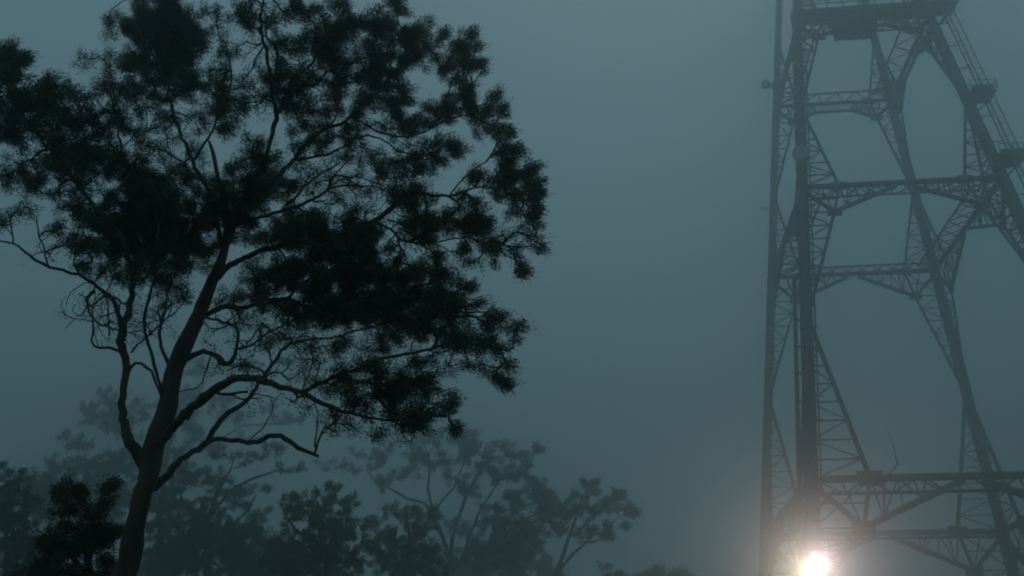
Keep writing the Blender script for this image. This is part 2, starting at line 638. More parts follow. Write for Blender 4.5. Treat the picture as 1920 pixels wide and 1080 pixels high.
# ------------------------------------------------------------------ floodlights on a pole in front of the tower
LY = 70.0
pw = at(1537, 1056, LY)
py_ = at(1517, 1074, LY)
base = np.array([(pw[0] + py_[0]) / 2, LY + .3, ground_z(pw[0], LY)])
fl = empty("floodlight_pole", base)
tag(fl, "pole with two lit floodlights glaring through the fog below the tower", "floodlight")
mb = MB()
mb.lathe([(0, .001), (0, .22), (.35, .2), (.35, .13), (pw[2] - base[2] + .2, .08), (pw[2] - base[2] + .25, .001)], (0, 0, 0), (0, 0, 1), 12)
mb.build("pole", M_GALV, fl, True)
mb = MB()
mb.bar((-.75, 0, py_[2] - base[2] - .32), (.75, 0, py_[2] - base[2] - .32), .1)
mb.bar((-.45, 0, pw[2] - base[2] - .3), (.75, 0, pw[2] - base[2] - .3), .1)
mb.build("crossarm", M_GALV, fl)
LAMPS = ((pw, (1.0, 0.70, 0.80), 1.0, 950), (py_, (1.0, 0.80, 0.48), 1.0, 950))
for P, col, es, watts in LAMPS:
    d = np.array([0, 0, CZ]) - P
    d /= np.linalg.norm(d)
    d = d + np.array([0, 0, -.12]); d /= np.linalg.norm(d)
    loc = P - base
    mb = MB()
    mb.lathe([(-.34, .001), (-.34, .12), (-.2, .2), (0, .43), (.06, .46), (.06, .43), (0.0, .4)], loc, d, 16)
    hous = mb.build("floodlight_housing", M_GALV, fl, True)
    mb = MB()
    mb.bar(loc + (-.37, 0, 0), loc + (-.37, 0, -.36), .06)
    mb.bar(loc + (.37, 0, 0), loc + (.37, 0, -.36), .06)
    mb.bar(loc + (-.37, 0, -.33), loc + (.37, 0, -.33), .06)
    mb.build("yoke", M_GALV, hous)
    mb = MB()
    mb.lathe([(.0, .4), (.03, .27), (.05, .001)], loc, d, 16)
    mb.build("lens", emit_mat("lit_lens", col, 60.0), hous)
    ld = bpy.data.lights.new("floodlight_lamp", 'SPOT')
    ld.spot_size = math.radians(110)
    ld.spot_blend = 0.8
    ld.energy = watts
    ld.color = col
    ld.shadow_soft_size = 0.12
    lo = bpy.data.objects.new("floodlight_lamp", ld)
    COL.objects.link(lo)
    lo.location = tuple(P + d * .4)
    lo.rotation_euler = Vector(d).to_track_quat('-Z', 'Y').to_euler()

# ------------------------------------------------------------------ trees
def smooth_path(P, step):
    """Catmull-Rom through rows of P (any columns), resampled."""
    P = np.asarray(P, float)
    if len(P) < 2:
        return P
    Q = np.concatenate([2 * P[:1] - P[1:2], P, 2 * P[-1:] - P[-2:-1]])
    out = []
    for i in range(1, len(Q) - 2):
        a, b, c, d = Q[i - 1], Q[i], Q[i + 1], Q[i + 2]
        n = max(2, int(np.linalg.norm((c - b)[:3]) / step))
        for t in np.arange(n) / n:
            out.append(.5 * (2 * b + (c - a) * t + (2 * a - 5 * b + 4 * c - d) * t * t + (3 * b - a - 3 * c + d) * t ** 3))
    out.append(P[-1])
    return np.array(out)


def leaf_mesh(name, C, D, L, W, mat, parent):
    """Lance shaped leaves: base C, direction D, length L, width W; four vertices each, folded on the midrib."""
    n = len(C)
    R = rng.normal(size=(n, 3))
    X = np.cross(D, R); X /= np.linalg.norm(X, axis=1)[:, None] + 1e-9
    N = np.cross(D, X)
    m = C + D * (L * .42)[:, None]
    V = np.empty((n, 4, 3))
    V[:, 0] = C
    V[:, 1] = m + X * (W * .5)[:, None] + N * (W * .12)[:, None]
    V[:, 2] = C + D * L[:, None] + N * (W * -.35)[:, None]
    V[:, 3] = m - X * (W * .5)[:, None] + N * (W * .12)[:, None]
    Q = np.arange(n * 4).reshape(n, 4)
    o = link(name, mesh_np(name, V.reshape(-1, 3), Q, mat), parent)
    return o


def make_tree(name, label, cat, Y0, limbs, clumps, base_z=None, step=.15, leaf_L=.11, leaf_W=.02, cover=2.4, tuft_px=14,
              tip_r=.004, wind=(.75, 0, .1), leaf_mat=M_LEAF, group=None, twig_jit=.25, sides=9, depth_jit=.8, base_dx=0, spread=1.0, dscale=1.0, wig=1.0, pipe=2.35, bthin=1.0):
    """limbs: lists of (px, py, half width px, depth offset m); the first is the trunk. clumps: (px, py, rx, ry, density)."""
    sc = Y0 / F * 1.06
    world_limbs = []
    for li, L in enumerate(limbs):
        P = np.array([np.append(at(x, y, Y0 + d * dscale), hw * sc * (1 if li == 0 else bthin)) for x, y, hw, d in L])
        if li == 0:
            b = P[0].copy()
            gz = ground_z(b[0], b[1])
            foot = np.array([b[0] + base_dx, b[1], gz - .15, b[3] * 1.5])
            m1 = (b + foot) / 2; m1[3] = b[3] * 1.08
            P = np.concatenate([foot[None], m1[None], P])
            origin = np.array([foot[0], foot[1], gz])
        world_limbs.append(P)
    root = empty(name, origin)
    tag(root, label, cat, group)
    # skeleton nodes
    NP, ND, NL, NR = [], [], [], []
    for li, P in enumerate(world_limbs):
        S = smooth_path(P, step * (1.6 if li == 0 else 1))
        # knees and swellings
        t = np.arange(len(S))
        wob = np.convolve(rng.normal(size=(len(S) + 8)), np.ones(5) / 5, 'same')[4:-4]
        S[:, 3] *= 1 + .2 * wob
        kink = np.stack([np.convolve(rng.normal(size=(len(S) + 8)), np.ones(4) / 4, 'same')[4:-4] for _ in range(3)], 1)
        taper = np.minimum(1, t / 4.0)[:, None]
        low = np.stack([np.convolve(rng.normal(size=(len(S) + 16)), np.ones(8) / 8, 'same')[8:-8] for _ in range(3)], 1)
        S[:, :3] += kink * (np.minimum((.7 if li else .22) * S[:, 3:4], .55 * step)) * taper * wig
        S[:, :3] += low * step * .9 * taper * wig * (0.1 if li == 0 else 1)
        mb = MB()
        mb.tube(S[:, :3] - origin, np.maximum(S[:, 3], tip_r), sides if sides % 2 == 0 else sides + 1)
        mb.build("trunk" if li == 0 else "branch", M_BARK, root, True)
        T = np.gradient(S[:, :3], axis=0); T /= np.linalg.norm(T, axis=1)[:, None]
        st_ = 0 if li else len(S) // 2
        NP.append(S[st_:, :3]); ND.append(T[st_:]); NR.append(S[st_:, 3])
    NP, ND, NR = np.concatenate(NP), np.concatenate(ND), np.concatenate(NR)
    n0 = len(NP)
    px_nodes = np.array([pix(p) for p in NP])
    # tufts: the ends of the twigs
    tips, tdir, tden, tr = [], [], [], []
    for cx, cy, rx, ry, den in clumps:
        i = np.argmin((px_nodes[:, 0] - cx) ** 2 + (px_nodes[:, 1] - cy) ** 2)
        Yc = NP[i, 1] + rng.uniform(-1.2, .8) * depth_jit
        c = at(cx, cy, Yc)
        s = Yc / F * 1.06
        n = max(3, int(rx * ry * 3.14 / (tuft_px * tuft_px * 2.0) * min(1, den + (.25 if den > .2 else .5))))
        k = 0
        while k < n:
            q = rng.normal(size=3)
            q *= (rng.uniform() ** .45) / np.linalg.norm(q)
            # foliage sits on the outside and the upper side of a clump
            if q[2] < -.25 and rng.uniform() < .4:
                continue
            tips.append(c + q * np.array([rx, (rx + ry) * .5, ry]) * s)
            tdir.append(q); tden.append(den); tr.append(s)
            k += 1
    tips, tdir, tden, tr = np.array(tips), np.array(tdir), np.array(tden), np.array(tr)
    d0 = np.array([np.min(np.sum((NP - t) ** 2, 1)) for t in tips])
    order = np.argsort(d0)
    cap = n0 + len(tips) * 14
    P = np.zeros((cap, 3)); P[:n0] = NP
    D = np.zeros((cap, 3)); D[:n0] = ND
    par = np.full(cap, -1)
    n = n0
    endnode = np.zeros(len(tips), int)
    for t in order:
        tip = tips[t]
        v = tip - P[:n]
        d = np.linalg.norm(v, axis=1) + 1e-6
        cs = np.sum(v * D[:n], 1) / d
        i = int(np.argmin(d * (1.5 - .75 * cs)))
        L = d[i]
        k = int(min(13, max(2, round(L / step))))
        a, bb = P[i].copy(), D[i].copy()
        ctl = a + (bb * .5 + v[i] / L * .5) * L * .5 + rng.normal(size=3) * L * twig_jit * .4
        prev = i
        for j in range(1, k + 1):
            u = j / k
            p = a * (1 - u) ** 2 + ctl * 2 * u * (1 - u) + tip * u * u
            if j < k:
                p = p + rng.normal(size=3) * step * .13
            P[n] = p
            dd = p - P[prev]
            D[n] = dd / (np.linalg.norm(dd) + 1e-9)
            par[n] = prev
            prev = n
            n += 1
        endnode[t] = prev
    # pipe model radii
    ar = np.zeros(n)
    e = pipe
    for i in range(n - 1, n0 - 1, -1):
        if ar[i] == 0: ar[i] = tip_r ** e
        ar[par[i]] += ar[i]
    R = ar ** (1 / e)
    ch = np.arange(n0, n)
    pp = par[ch]
    A, B = P[pp] - origin, P[ch] - origin
    rb = np.minimum(R[ch], step * .5)
    ra = np.where(pp < n0, rb * 1.1, np.minimum(R[pp], rb * 1.35))
    z = B - A; z /= np.linalg.norm(z, axis=1)[:, None] + 1e-9
    B = B + z * (rb * .4)[:, None]
    x = np.cross(z, np.array([.3, .8, .5])); x /= np.linalg.norm(x, axis=1)[:, None] + 1e-9
    y = np.cross(z, x)
    m = len(A)
    V = np.empty((m, 8, 3))
    for k in range(4):
        ca, sa = math.cos(k * math.pi / 2), math.sin(k * math.pi / 2)
        o = x * ca + y * sa
        V[:, k] = A + o * ra[:, None]
        V[:, 4 + k] = B + o * rb[:, None]
    Q = np.empty((m, 4, 4), int)
    bi = np.arange(m)[:, None] * 8
    for k in range(4):
        k2 = (k + 1) % 4
        Q[:, k] = bi + np.array([k, k2, 4 + k2, 4 + k])
    tag(link("twigs", mesh_np("twigs", V.reshape(-1, 3), Q.reshape(-1, 4), M_TWIG), root), kind="stuff")
    # leaves, in brushes round the twig ends
    lf_area = leaf_L * leaf_W * .5 * .55
    C, LD = [], []
    wv = np.array(wind)
    for t in range(len(tips)):
        a_t = (tuft_px * tr[t]) ** 2 * 2.0 / min(1, tden[t] + (.25 if tden[t] > .2 else .5)) * tden[t]
        nl = int(a_t * cover / lf_area * rng.uniform(.3, 1.6)) + 2
        sg = tuft_px * tr[t] * .62 * spread
        ax = D[endnode[t]] * .5 + tdir[t] * .5 + wv * .7
        ax /= np.linalg.norm(ax) + 1e-9
        q = rng.normal(size=(nl, 3))
        q *= (rng.uniform(size=nl) ** .42 / np.linalg.norm(q, axis=1) * sg * 1.45)[:, None]
        along = rng.normal(size=nl) * sg * .7
        q = q + ax * along[:, None]
        C.append(tips[t] + q)
        dv = ax * .9 + q / (sg * 6.0) + rng.normal(size=(nl, 3)) * .36 + np.array([0, 0, -.2])
        LD.append(dv)
    C, LD = np.concatenate(C), np.concatenate(LD)
    LD /= np.linalg.norm(LD, axis=1)[:, None] + 1e-9
    nl = len(C)
    Lg = leaf_L * rng.uniform(.65, 1.3, nl)
    Wd = leaf_W * rng.uniform(.7, 1.25, nl)
    tag(leaf_mesh("crown", C - origin, LD, Lg, Wd, leaf_mat, root), kind="stuff")
    print(name, "tips", len(tips), "twig nodes", n - n0, "leaves", nl)
    return root


# ---- the big gum tree in front
GUM_LIMBS = [
    # trunk
    [(231, 1080, 20, 0), (246, 1020, 19.5, 0), (260, 965, 18.5, 0), (271, 905, 17.5, 0), (280, 862, 18, 0), (294, 825, 17, 0), (304, 790, 16, 0),
     (314, 755, 17, 0), (325, 705, 16, .1), (344, 650, 15.5, .2), (366, 603, 14.5, .3), (385, 560, 13.5, .4), (400, 520, 12, .5), (418, 475, 10, .6),
     (428, 425, 8, .7), (420, 375, 6, .8), (408, 330, 5, 1.0), (400, 290, 4, 1.1), (392, 265, 2.5, 1.2)],
    # left limb
    [(277, 880, 16, 0), (264, 858, 13, 0), (250, 828, 11, -.2), (238, 790, 10.5, -.4), (233, 740, 10, -.6), (236, 690, 9.5, -.7), (232, 640, 9.5, -.9),
     (238, 600, 8.5, -1.0), (246, 560, 7, -1.1), (238, 500, 6, -1.3), (205, 425, 5, -1.6), (155, 352, 4.2, -1.9), (100, 285, 3.5, -2.1), (50, 220, 2.5, -2.3), (5, 170, 1.5, -2.4)],
    # thin low branch to the left edge
    [(232, 640, 6, -.9), (222, 595, 5.5, -1.0), (208, 560, 5, -1.1), (182, 537, 4.2, -1.3), (145, 514, 4, -1.6), (92, 503, 3.6, -2.0), (55, 480, 3, -2.3), (25, 454, 2.4, -2.5), (-20, 442, 1.6, -2.7), (-70, 410, 1, -3)],
    [(92, 503, 2.6, -2.0), (85, 470, 2, -2.0), (78, 430, 1.8, -2.1), (74, 400, 1.2, -2.2)],
    [(25, 454, 2, -2.5), (22, 425, 1.8, -2.5), (10, 400, 1.2, -2.5)],
    # spur on the left limb
    [(233, 662, 4, -.7), (205, 652, 3, -.9), (173, 649, 2.6, -1.1), (180, 612, 2, -1.2), (178, 575, 1.6, -1.3), (186, 545, 1, -1.4)],
    [(185, 652, 1.4, -1.0), (165, 605, 1.1, -1.1), (140, 598, .9, -1.2), (122, 615, .6, -1.2)],
    [(205, 630, 2, -1), (206, 595, 2, -1), (196, 560, 1.6, -1.1), (170, 530, 1.3, -1.2), (130, 545, .8, -1.3), (126, 566, .6, -1.3)],
    # thin stems between left limb and trunk
    [(240, 700, 5, -.6), (252, 680, 4, -.5), (285, 702, 3, -.3), (302, 745, 2.5, -.2)],
    [(304, 742, 5, -.1), (290, 700, 4.5, -.4), (280, 660, 4, -.6), (271, 615, 4, -.8), (275, 560, 3.5, -1), (290, 500, 3, -1.2), (300, 430, 2.5, -1.4), (290, 370, 2, -1.6)],
    [(318, 690, 4, .3), (310, 650, 4, .5), (298, 610, 3.5, .7), (310, 560, 3, .9), (330, 500, 2.5, 1.2), (340, 430, 2, 1.4)],
    [(247, 660, 3, -.6), (262, 640, 2.5, -.4), (275, 628, 2, -.3), (300, 600, 2, -.2), (335, 575, 1.6, -.2), (350, 555, 1.2, -.2)],
    # limb R1, the long arm to the lower right
    [(300, 830, 13, -.2), (326, 815, 11, -.5), (350, 778, 10, -.9), (380, 746, 9.5, -1.3), (420, 726, 8.5, -1.7), (462, 716, 8, -2.0), (502, 717, 7.5, -2.2), (537, 723, 7, -2.4),
     (572, 733, 6, -2.5), (602, 752, 5, -2.6), (650, 772, 4, -2.7), (710, 782, 3, -2.8), (780, 780, 2, -2.9), (835, 770, 1.2, -3)],
    [(350, 785, 6, -.9), (366, 755, 5, -.7), (392, 735, 4, -.5), (430, 735, 3.5, -.3), (470, 728, 3, -.1)],
    [(572, 733, 5, -2.5), (618, 706, 4.5, -2.5), (680, 690, 4, -2.5), (750, 672, 3.5, -2.4), (830, 652, 3, -2.3), (900, 645, 2.2, -2.2), (950, 655, 1.4, -2.1)],
    # limb R2, R3
    [(288, 915, 11, .2), (312, 893, 9.5, .5), (342, 866, 9, .8), (381, 834, 8.5, 1.1), (425, 776, 6.5, 1.3), (450, 758, 6, 1.4), (470, 733, 5.5, 1.5), (500, 690, 5, 1.7), (530, 657, 4.5, 1.9),
     (575, 640, 4, 2.0), (630, 628, 3.2, 2.1), (700, 610, 2.5, 2.2), (770, 590, 1.8, 2.2)],
    [(381, 834, 7.5, 1.1), (405, 825, 6.5, 1.0), (440, 828, 6.5, .8), (482, 832, 6.5, .6), (510, 823, 6, .4), (545, 826, 6, .2), (574, 840, 5, .1), (594, 855, 3.5, 0)],
    [(590, 850, 3.4, 0), (597, 830, 3.2, 0), (612, 806, 2.8, -.1), (636, 790, 2.4, -.2), (650, 765, 2, -.3)],
    [(590, 838, 2.2, 0), (588, 800, 1.6, .1), (580, 770, 1.4, .2), (584, 740, 1, .3)],
    [(465, 828, 1.6, .7), (492, 785, 1.6, .4), (512, 750, 1.4, .2), (528, 738, 1, .1)],
    # crooked bough R4
    [(350, 672, 8, .2), (380, 663, 6.5, -.2), (405, 669, 6, -.4), (421, 684, 6.5, -.6), (435, 673, 6.5, -.7), (442, 650, 4.5, -.8), (446, 622, 4, -.9), (424, 608, 3.5, -.7), (398, 606, 3, -.4), (380, 600, 3, -.1)],
    [(395, 664, 2, -.3), (388, 700, 1.8, -.5), (372, 722, 1.6, -.6), (340, 731, 1.2, -.4)],
    [(442, 655, 3.5, -.8), (470, 645, 3, -1), (500, 620, 2.6, -1.2), (530, 610, 2, -1.4)],
    # R5 to the right
    [(388, 590, 7, .4), (430, 576, 6, 0), (466, 570, 5.5, -.4), (530, 565, 5, -.8), (610, 575, 4.2, -1.2), (690, 570, 3.6, -1.4), (770, 560, 3, -1.5), (850, 580, 2.2, -1.6), (920, 590, 1.4, -1.7)],
    # R6
    [(402, 525, 10, .5), (440, 495, 9, .2), (482, 474, 8, -.2), (560, 452, 7, -.6), (640, 440, 6, -1), (703, 417, 5.5, -1.2), (740, 378, 5, -1.3), (790, 366, 4, -1.4), (842, 369, 3.2, -1.5), (890, 352, 2.6, -1.6), (945, 350, 1.6, -1.7)],
    [(703, 417, 4, -1.2), (735, 432, 3.4, -1.3), (775, 455, 2.8, -1.4), (830, 455, 2.2, -1.5), (890, 450, 1.6, -1.6), (925, 470, 1, -1.7)],
    # R7
    [(428, 430, 6, .7), (480, 410, 5.5, .9), (535, 385, 5, 1.1), (590, 373, 4, 1.2), (640, 348, 3.2, 1.3), (700, 350, 2, 1.4)],
    [(535, 385, 4, 1.1), (565, 355, 3.5, 1.2), (596, 325, 3, 1.3), (640, 300, 2, 1.4)],
    # upper stems
    [(420, 470, 8, .6), (455, 390, 7, .2), (495, 300, 6.5, -.2), (517, 220, 6, -.5), (512, 150, 5, -.8), (495, 85, 4, -1), (488, 30, 3, -1.2), (500, -40, 2, -1.4)],
    [(430, 430, 7, .7), (490, 375, 6.5, 1.1), (545, 300, 6, 1.5), (600, 240, 5.5, 1.9), (655, 218, 5, 2.1), (700, 185, 4, 2.3), (740, 130, 3, 2.5), (770, 70, 2, 2.6)],
    [(655, 218, 4, 2.1), (720, 245, 3.4, 2.2), (790, 250, 2.8, 2.3), (860, 215, 2.2, 2.4), (905, 210, 1.5, 2.4)],
    [(545, 300, 4, 1.5), (610, 290, 3.5, 1.5), (690, 262, 3, 1.6), (760, 290, 2.2, 1.6), (820, 285, 1.5, 1.7)],
    [(517, 220, 4.5, -.5), (560, 150, 4, -.3), (600, 80, 3.4, -.1), (640, 20, 2.6, .1), (665, -40, 1.6, .2)],
    [(420, 470, 7, .6), (395, 380, 6, .9), (365, 300, 5.5, 1.2), (335, 225, 4.6, 1.5), (312, 150, 3.8, 1.8), (298, 80, 2.8, 2), (290, 20, 2, 2.1)],
    [(365, 300, 3.6, 1.2), (405, 225, 3.2, 1), (430, 150, 2.6, .8), (425, 80, 1.8, .6)],
    [(246, 560, 5, -1.1), (255, 480, 4.4, -1), (262, 400, 3.8, -.9), (240, 320, 3.2, -.7), (220, 240, 2.6, -.5), (215, 170, 1.8, -.4)],
    [(842, 369, 2.4, -1.5), (880, 320, 2, -1.5), (930, 280, 1.6, -1.5), (925, 220, 1.1, -1.5)],
]
GUM_CLUMPS = [
    (15, 120, 52, 45, 1), (45, 185, 50, 45, .9), (10, 250, 55, 50, .9), (-40, 180, 60, 70, .9), (112, 180, 38, 40, .8), (165, 225, 55, 48, 1), (168, 125, 32, 22, .35), (215, 175, 40, 42, .7),
    (200, 115, 36, 20, .4), (300, 55, 72, 48, 1.2), (305, 15, 55, 24, 1), (232, 45, 34, 22, .7), (355, 65, 34, 40, 1), (205, 60, 22, 14, .4), (300, 125, 58, 36, .9), (275, 185, 42, 38, .9), (340, 165, 50, 38, .9), (395, 150, 40, 42, .6),
    (415, 85, 32, 40, .4), (430, 210, 40, 42, .7), (390, 220, 40, 30, .5), (460, 160, 30, 30, .5), (450, 40, 40, 28, .5), (400, 30, 30, 30, .5),
    (50, 325, 55, 42, .8), (118, 285, 50, 38, .9), (190, 290, 52, 42, 1), (140, 360, 46, 42, .8), (195, 430, 58, 46, 1), (255, 300, 34, 38, .6), (280, 380, 60, 52, 1.2), (255, 460, 60, 50, 1.2),
    (150, 470, 34, 34, .8), (300, 515, 52, 36, .9), (225, 515, 44, 30, .9), (340, 430, 52, 52, 1.1), (325, 330, 44, 34, .6), (370, 375, 44, 50, .9), (430, 415, 54, 44, 1.2), (445, 335, 42, 36, .9),
    (385, 470, 30, 34, .7), (35, 400, 34, 24, .35), (0, 420, 24, 22, .4), (60, 360, 30, 24, .5), (110, 430, 28, 24, .5), (170, 510, 26, 20, .6), (230, 240, 34, 28, .6), (310, 240, 34, 34, .45), (290, 280, 30, 26, .5), (375, 290, 26, 30, .3),
    (480, 25, 46, 30, .7), (555, 20, 52, 30, .9), (640, 45, 46, 42, 1), (600, 90, 46, 42, 1), (535, 95, 42, 40, .8), (518, 165, 38, 54, .9), (575, 150, 36, 36, .8), (640, 140, 50, 40, 1),
    (700, 50, 50, 42, 1), (742, 15, 30, 30, .9), (765, 75, 30, 36, .8), (795, 60, 18, 32, .8), (775, 105, 44, 40, 1.1), (700, 140, 52, 42, 1.1), (740, 190, 46, 36, 1), (755, 235, 52, 30, .9), (815, 225, 40, 42, .8),
    (852, 115, 40, 52, 1.1), (872, 180, 30, 52, 1.1), (878, 72, 20, 26, .9), (832, 70, 16, 20, .8), (898, 230, 24, 30, .9), (925, 192, 22, 24, 1.1), (935, 245, 20, 34, 1), (950, 300, 40, 40, 1.1), (988, 340, 30, 46, 1.1), (975, 395, 34, 34, .9),
    (1003, 400, 16, 36, .9), (1000, 445, 14, 26, .9), (950, 345, 36, 34, .8), (945, 445, 24, 20, .4), (975, 490, 10, 16, .7), (960, 470, 12, 12, .5), (982, 512, 8, 8, .7),
    (825, 285, 40, 30, .9), (770, 300, 44, 34, .7), (700, 300, 42, 28, .5), (740, 335, 50, 24, .8), (640, 300, 36, 26, .4), (645, 258, 52, 24, .9), (575, 262, 44, 34, .9), (625, 200, 34, 26, .6), (680, 190, 36, 34, .9),
    (482, 300, 46, 44, .9), (520, 340, 44, 32, .8), (570, 320, 34, 20, .4), (690, 348, 40, 20, .4), (800, 390, 48, 42, 1.1), (790, 440, 40, 26, 1), (882, 388, 28, 30, .9), (890, 440, 42, 38, 1), (918, 475, 20, 24, .9), (765, 375, 34, 44, .8), (845, 420, 30, 30, .8), (880, 335, 18, 22, .7),
    (560, 415, 62, 34, 1.2), (640, 430, 62, 34, 1.2), (515, 455, 52, 32, 1.1), (600, 475, 84, 42, 1.4), (680, 480, 60, 44, 1.3), (560, 535, 84, 44, 1.4), (655, 545, 84, 44, 1.4), (740, 525, 54, 44, 1.2), (620, 595, 68, 32, 1.2),
    (700, 585, 62, 36, 1.2), (785, 560, 54, 44, 1.1), (540, 585, 48, 24, 1), (475, 545, 40, 30, .7), (805, 515, 40, 30, .9), (835, 555, 34, 34, .9), (860, 590, 42, 34, 1), (868, 530, 18, 16, .6), (928, 597, 30, 26, 1.1), (965, 625, 20, 22, .9), (930, 650, 34, 20, .8),
    (880, 640, 42, 32, .9), (838, 625, 30, 26, .8), (820, 672, 24, 14, .4), (935, 690, 26, 14, .9), (935, 718, 18, 16, 1), (895, 690, 24, 16, .5), (800, 600, 44, 32, 1), (740, 600, 50, 30, 1),
    (620, 655, 34, 16, .35), (680, 650, 44, 18, .6), (745, 632, 42, 18, .8), (705, 700, 52, 24, .9), (640, 715, 44, 24, .8), (720, 745, 62, 28, 1.1), (780, 725, 46, 28, 1), (660, 768, 44, 18, .7), (740, 785, 52, 20, .9), (800, 770, 34, 28, .8), (835, 755, 20, 22, .7),
    (850, 800, 9, 12, .8), (700, 815, 24, 10, .5), (510, 625, 30, 14, .35), (470, 690, 20, 10, .25), (425, 560, 30, 20, .4), (580, 705, 22, 12, .3), (850, 690, 22, 14, .4), (775, 680, 30, 18, .6), (755, 805, 22, 8, .5), (575, 650, 28, 14, .3), (455, 500, 24, 16, .5),
    (340, 550, 22, 18, .4), (300, 580, 20, 16, .3), (870, 480, 20, 14, .4), (580, 770, 12, 16, .2), (700, 60, 20, 10, .5),
    (520, -60, 90, 50, 1), (680, -60, 80, 50, 1), (320, -40, 70, 30, 1), (420, -40, 60, 30, .7),
]
extra = []
for cx, cy, rx, ry, den in GUM_CLUMPS:
    if den >= .6 and cy > -30:
        for _ in range(1):
            k_ = rng.uniform(.4, .7)
            a_ = rng.uniform(0, 6.28)
            extra.append((cx + math.cos(a_) * rx * .85, cy + math.sin(a_) * ry * .85, rx * k_, ry * k_, den))
GUM_CLUMPS = [(a, b, c * 1.02, d * 1.02, e) for a, b, c, d, e in GUM_CLUMPS] + extra
GUM_CLUMPS += [(225, 385, 56, 50, 1.1), (330, 470, 56, 46, 1.1), (410, 375, 46, 40, 1), (275, 430, 50, 50, 1.1), (150, 300, 50, 40, .9), (90, 240, 44, 40, .8), (700, 100, 50, 40, 1), (620, 90, 46, 46, .9), (560, 210, 40, 40, .8),
               (300, 60, 74, 44, 1.2), (310, 120, 60, 34, 1.1), (265, 60, 40, 30, 1.1), (340, 40, 44, 34, 1.1), (15, 130, 50, 44, 1), (50, 200, 56, 50, 1), (480, 380, 50, 30, .9), (250, 110, 40, 30, .9), (340, 90, 46, 40, 1)]
# thin, nearly bare twigs
GUM_CLUMPS += [(210, 600, 46, 56, .07), (290, 610, 40, 64, .1), (480, 640, 56, 36, .12), (545, 690, 56, 26, .12), (600, 345, 86, 46, .12), (650, 330, 66, 36, .14), (430, 585, 46, 36, .16),
               (560, 645, 60, 34, .18), (330, 560, 40, 40, .12), (90, 470, 40, 36, .06), (610, 215, 50, 36, .14), (735, 425, 46, 26, .12), (920, 345, 46, 36, .12), (640, 690, 46, 26, .16), (500, 755, 40, 26, .05),
               (160, 560, 44, 44, .06), (870, 495, 46, 26, .18), (955, 470, 30, 26, .14), (780, 460, 40, 24, .14), (130, 580, 22, 26, .04), (620, 800, 40, 26, .08), (400, 690, 36, 26, .05), (330, 250, 60, 50, .12),
               (480, 110, 50, 50, .14), (590, 60, 40, 40, .12), (680, 240, 50, 30, .14), (860, 690, 40, 20, .16), (760, 820, 30, 12, .14), (690, 400, 60, 30, .12), (250, 600, 30, 60, .1), (450, 690, 46, 36, .1), (520, 650, 46, 30, .14), (590, 680, 40, 26, .16), (460, 600, 40, 40, .16), (560, 600, 40, 26, .2), (400, 620, 30, 36, .1), (640, 800, 50, 20, .14), (560, 750, 40, 26, .08), (640, 380, 60, 36, .14), (560, 350, 50, 40, .12), (340, 330, 50, 44, .14), (230, 330, 50, 40, .16), (480, 200, 44, 50, .14), (160, 400, 40, 40, .14)]
make_tree("gum_tree", "big dark spreading gum tree with forked trunk in the left foreground", "tree", 13.5, GUM_LIMBS, GUM_CLUMPS,
          base_dx=-.55, step=.085, leaf_L=.058, leaf_W=.0095, cover=2.35, tuft_px=10, tip_r=.006, sides=10, depth_jit=.6, spread=1.4, dscale=.75, pipe=2.25, bthin=.74)

# ---- dark shrub beside the trunk
make_tree("dark_shrub", "very dark leafy shrub crowding the left side of the big trunk", "shrub", 15.0,
          [[(165, 1110, 8, 0), (165, 1060, 7, 0), (158, 1010, 5, 0), (150, 960, 3, 0)],
           [(165, 1060, 5, 0), (190, 1010, 4, .3), (200, 950, 2, .4)],
           [(165, 1080, 5, 0), (120, 1030, 4, -.3), (100, 980, 2, -.4)],
           [(165, 1080, 4, 0), (90, 1075, 3, .3), (55, 1065, 2, .5)]],
          [(150, 930, 50, 18, 1.2), (120, 955, 34, 24, 1.2), (190, 955, 28, 30, 1.2), (207, 912, 12, 10, 1), (130, 915, 20, 10, .8), (160, 1000, 48, 34, 1.3), (198, 1015, 28, 34, 1.1), (112, 1030, 48, 36, 1),
           (150, 1070, 58, 40, 1.2), (62, 1075, 34, 26, .8), (90, 1000, 24, 22, .5), (70, 1110, 80, 30, 1), (180, 1120, 60, 30, 1)],
          step=.1, leaf_L=.066, leaf_W=.019, cover=2.4, tuft_px=14, tip_r=.003, leaf_mat=M_LEAF2, wind=(.1, 0, .3), sides=8, depth_jit=.6)

# ---- trees standing further back in the fog
def back(name, label, Y, limbs, clumps, cover=1.7, leaf=(4.8, 1.4), **kw):
    s = Y / F * 1.06
    more = []
    for cx, cy, rx, ry, den in clumps:
        if den >= .7:
            a_ = rng.uniform(0, 6.28)
            more.append((cx + math.cos(a_) * rx * .9, cy + math.sin(a_) * ry * 1.1, rx * rng.uniform(.35, .6), ry * rng.uniform(.5, .8), den))
    clumps = [(a, b, c * .95, d * 1.12, e) for a, b, c, d, e in clumps] + more
    return make_tree(name, label, "tree", Y, limbs, clumps, step=14 * s, leaf_L=leaf[0] * s, leaf_W=leaf[1] * s, cover=cover, tuft_px=7.5,
                     tip_r=.36 * s, group="trees in the fog behind", sides=6, depth_jit=Y * .02, spread=.95, wind=(.5, 0, .25), **kw)


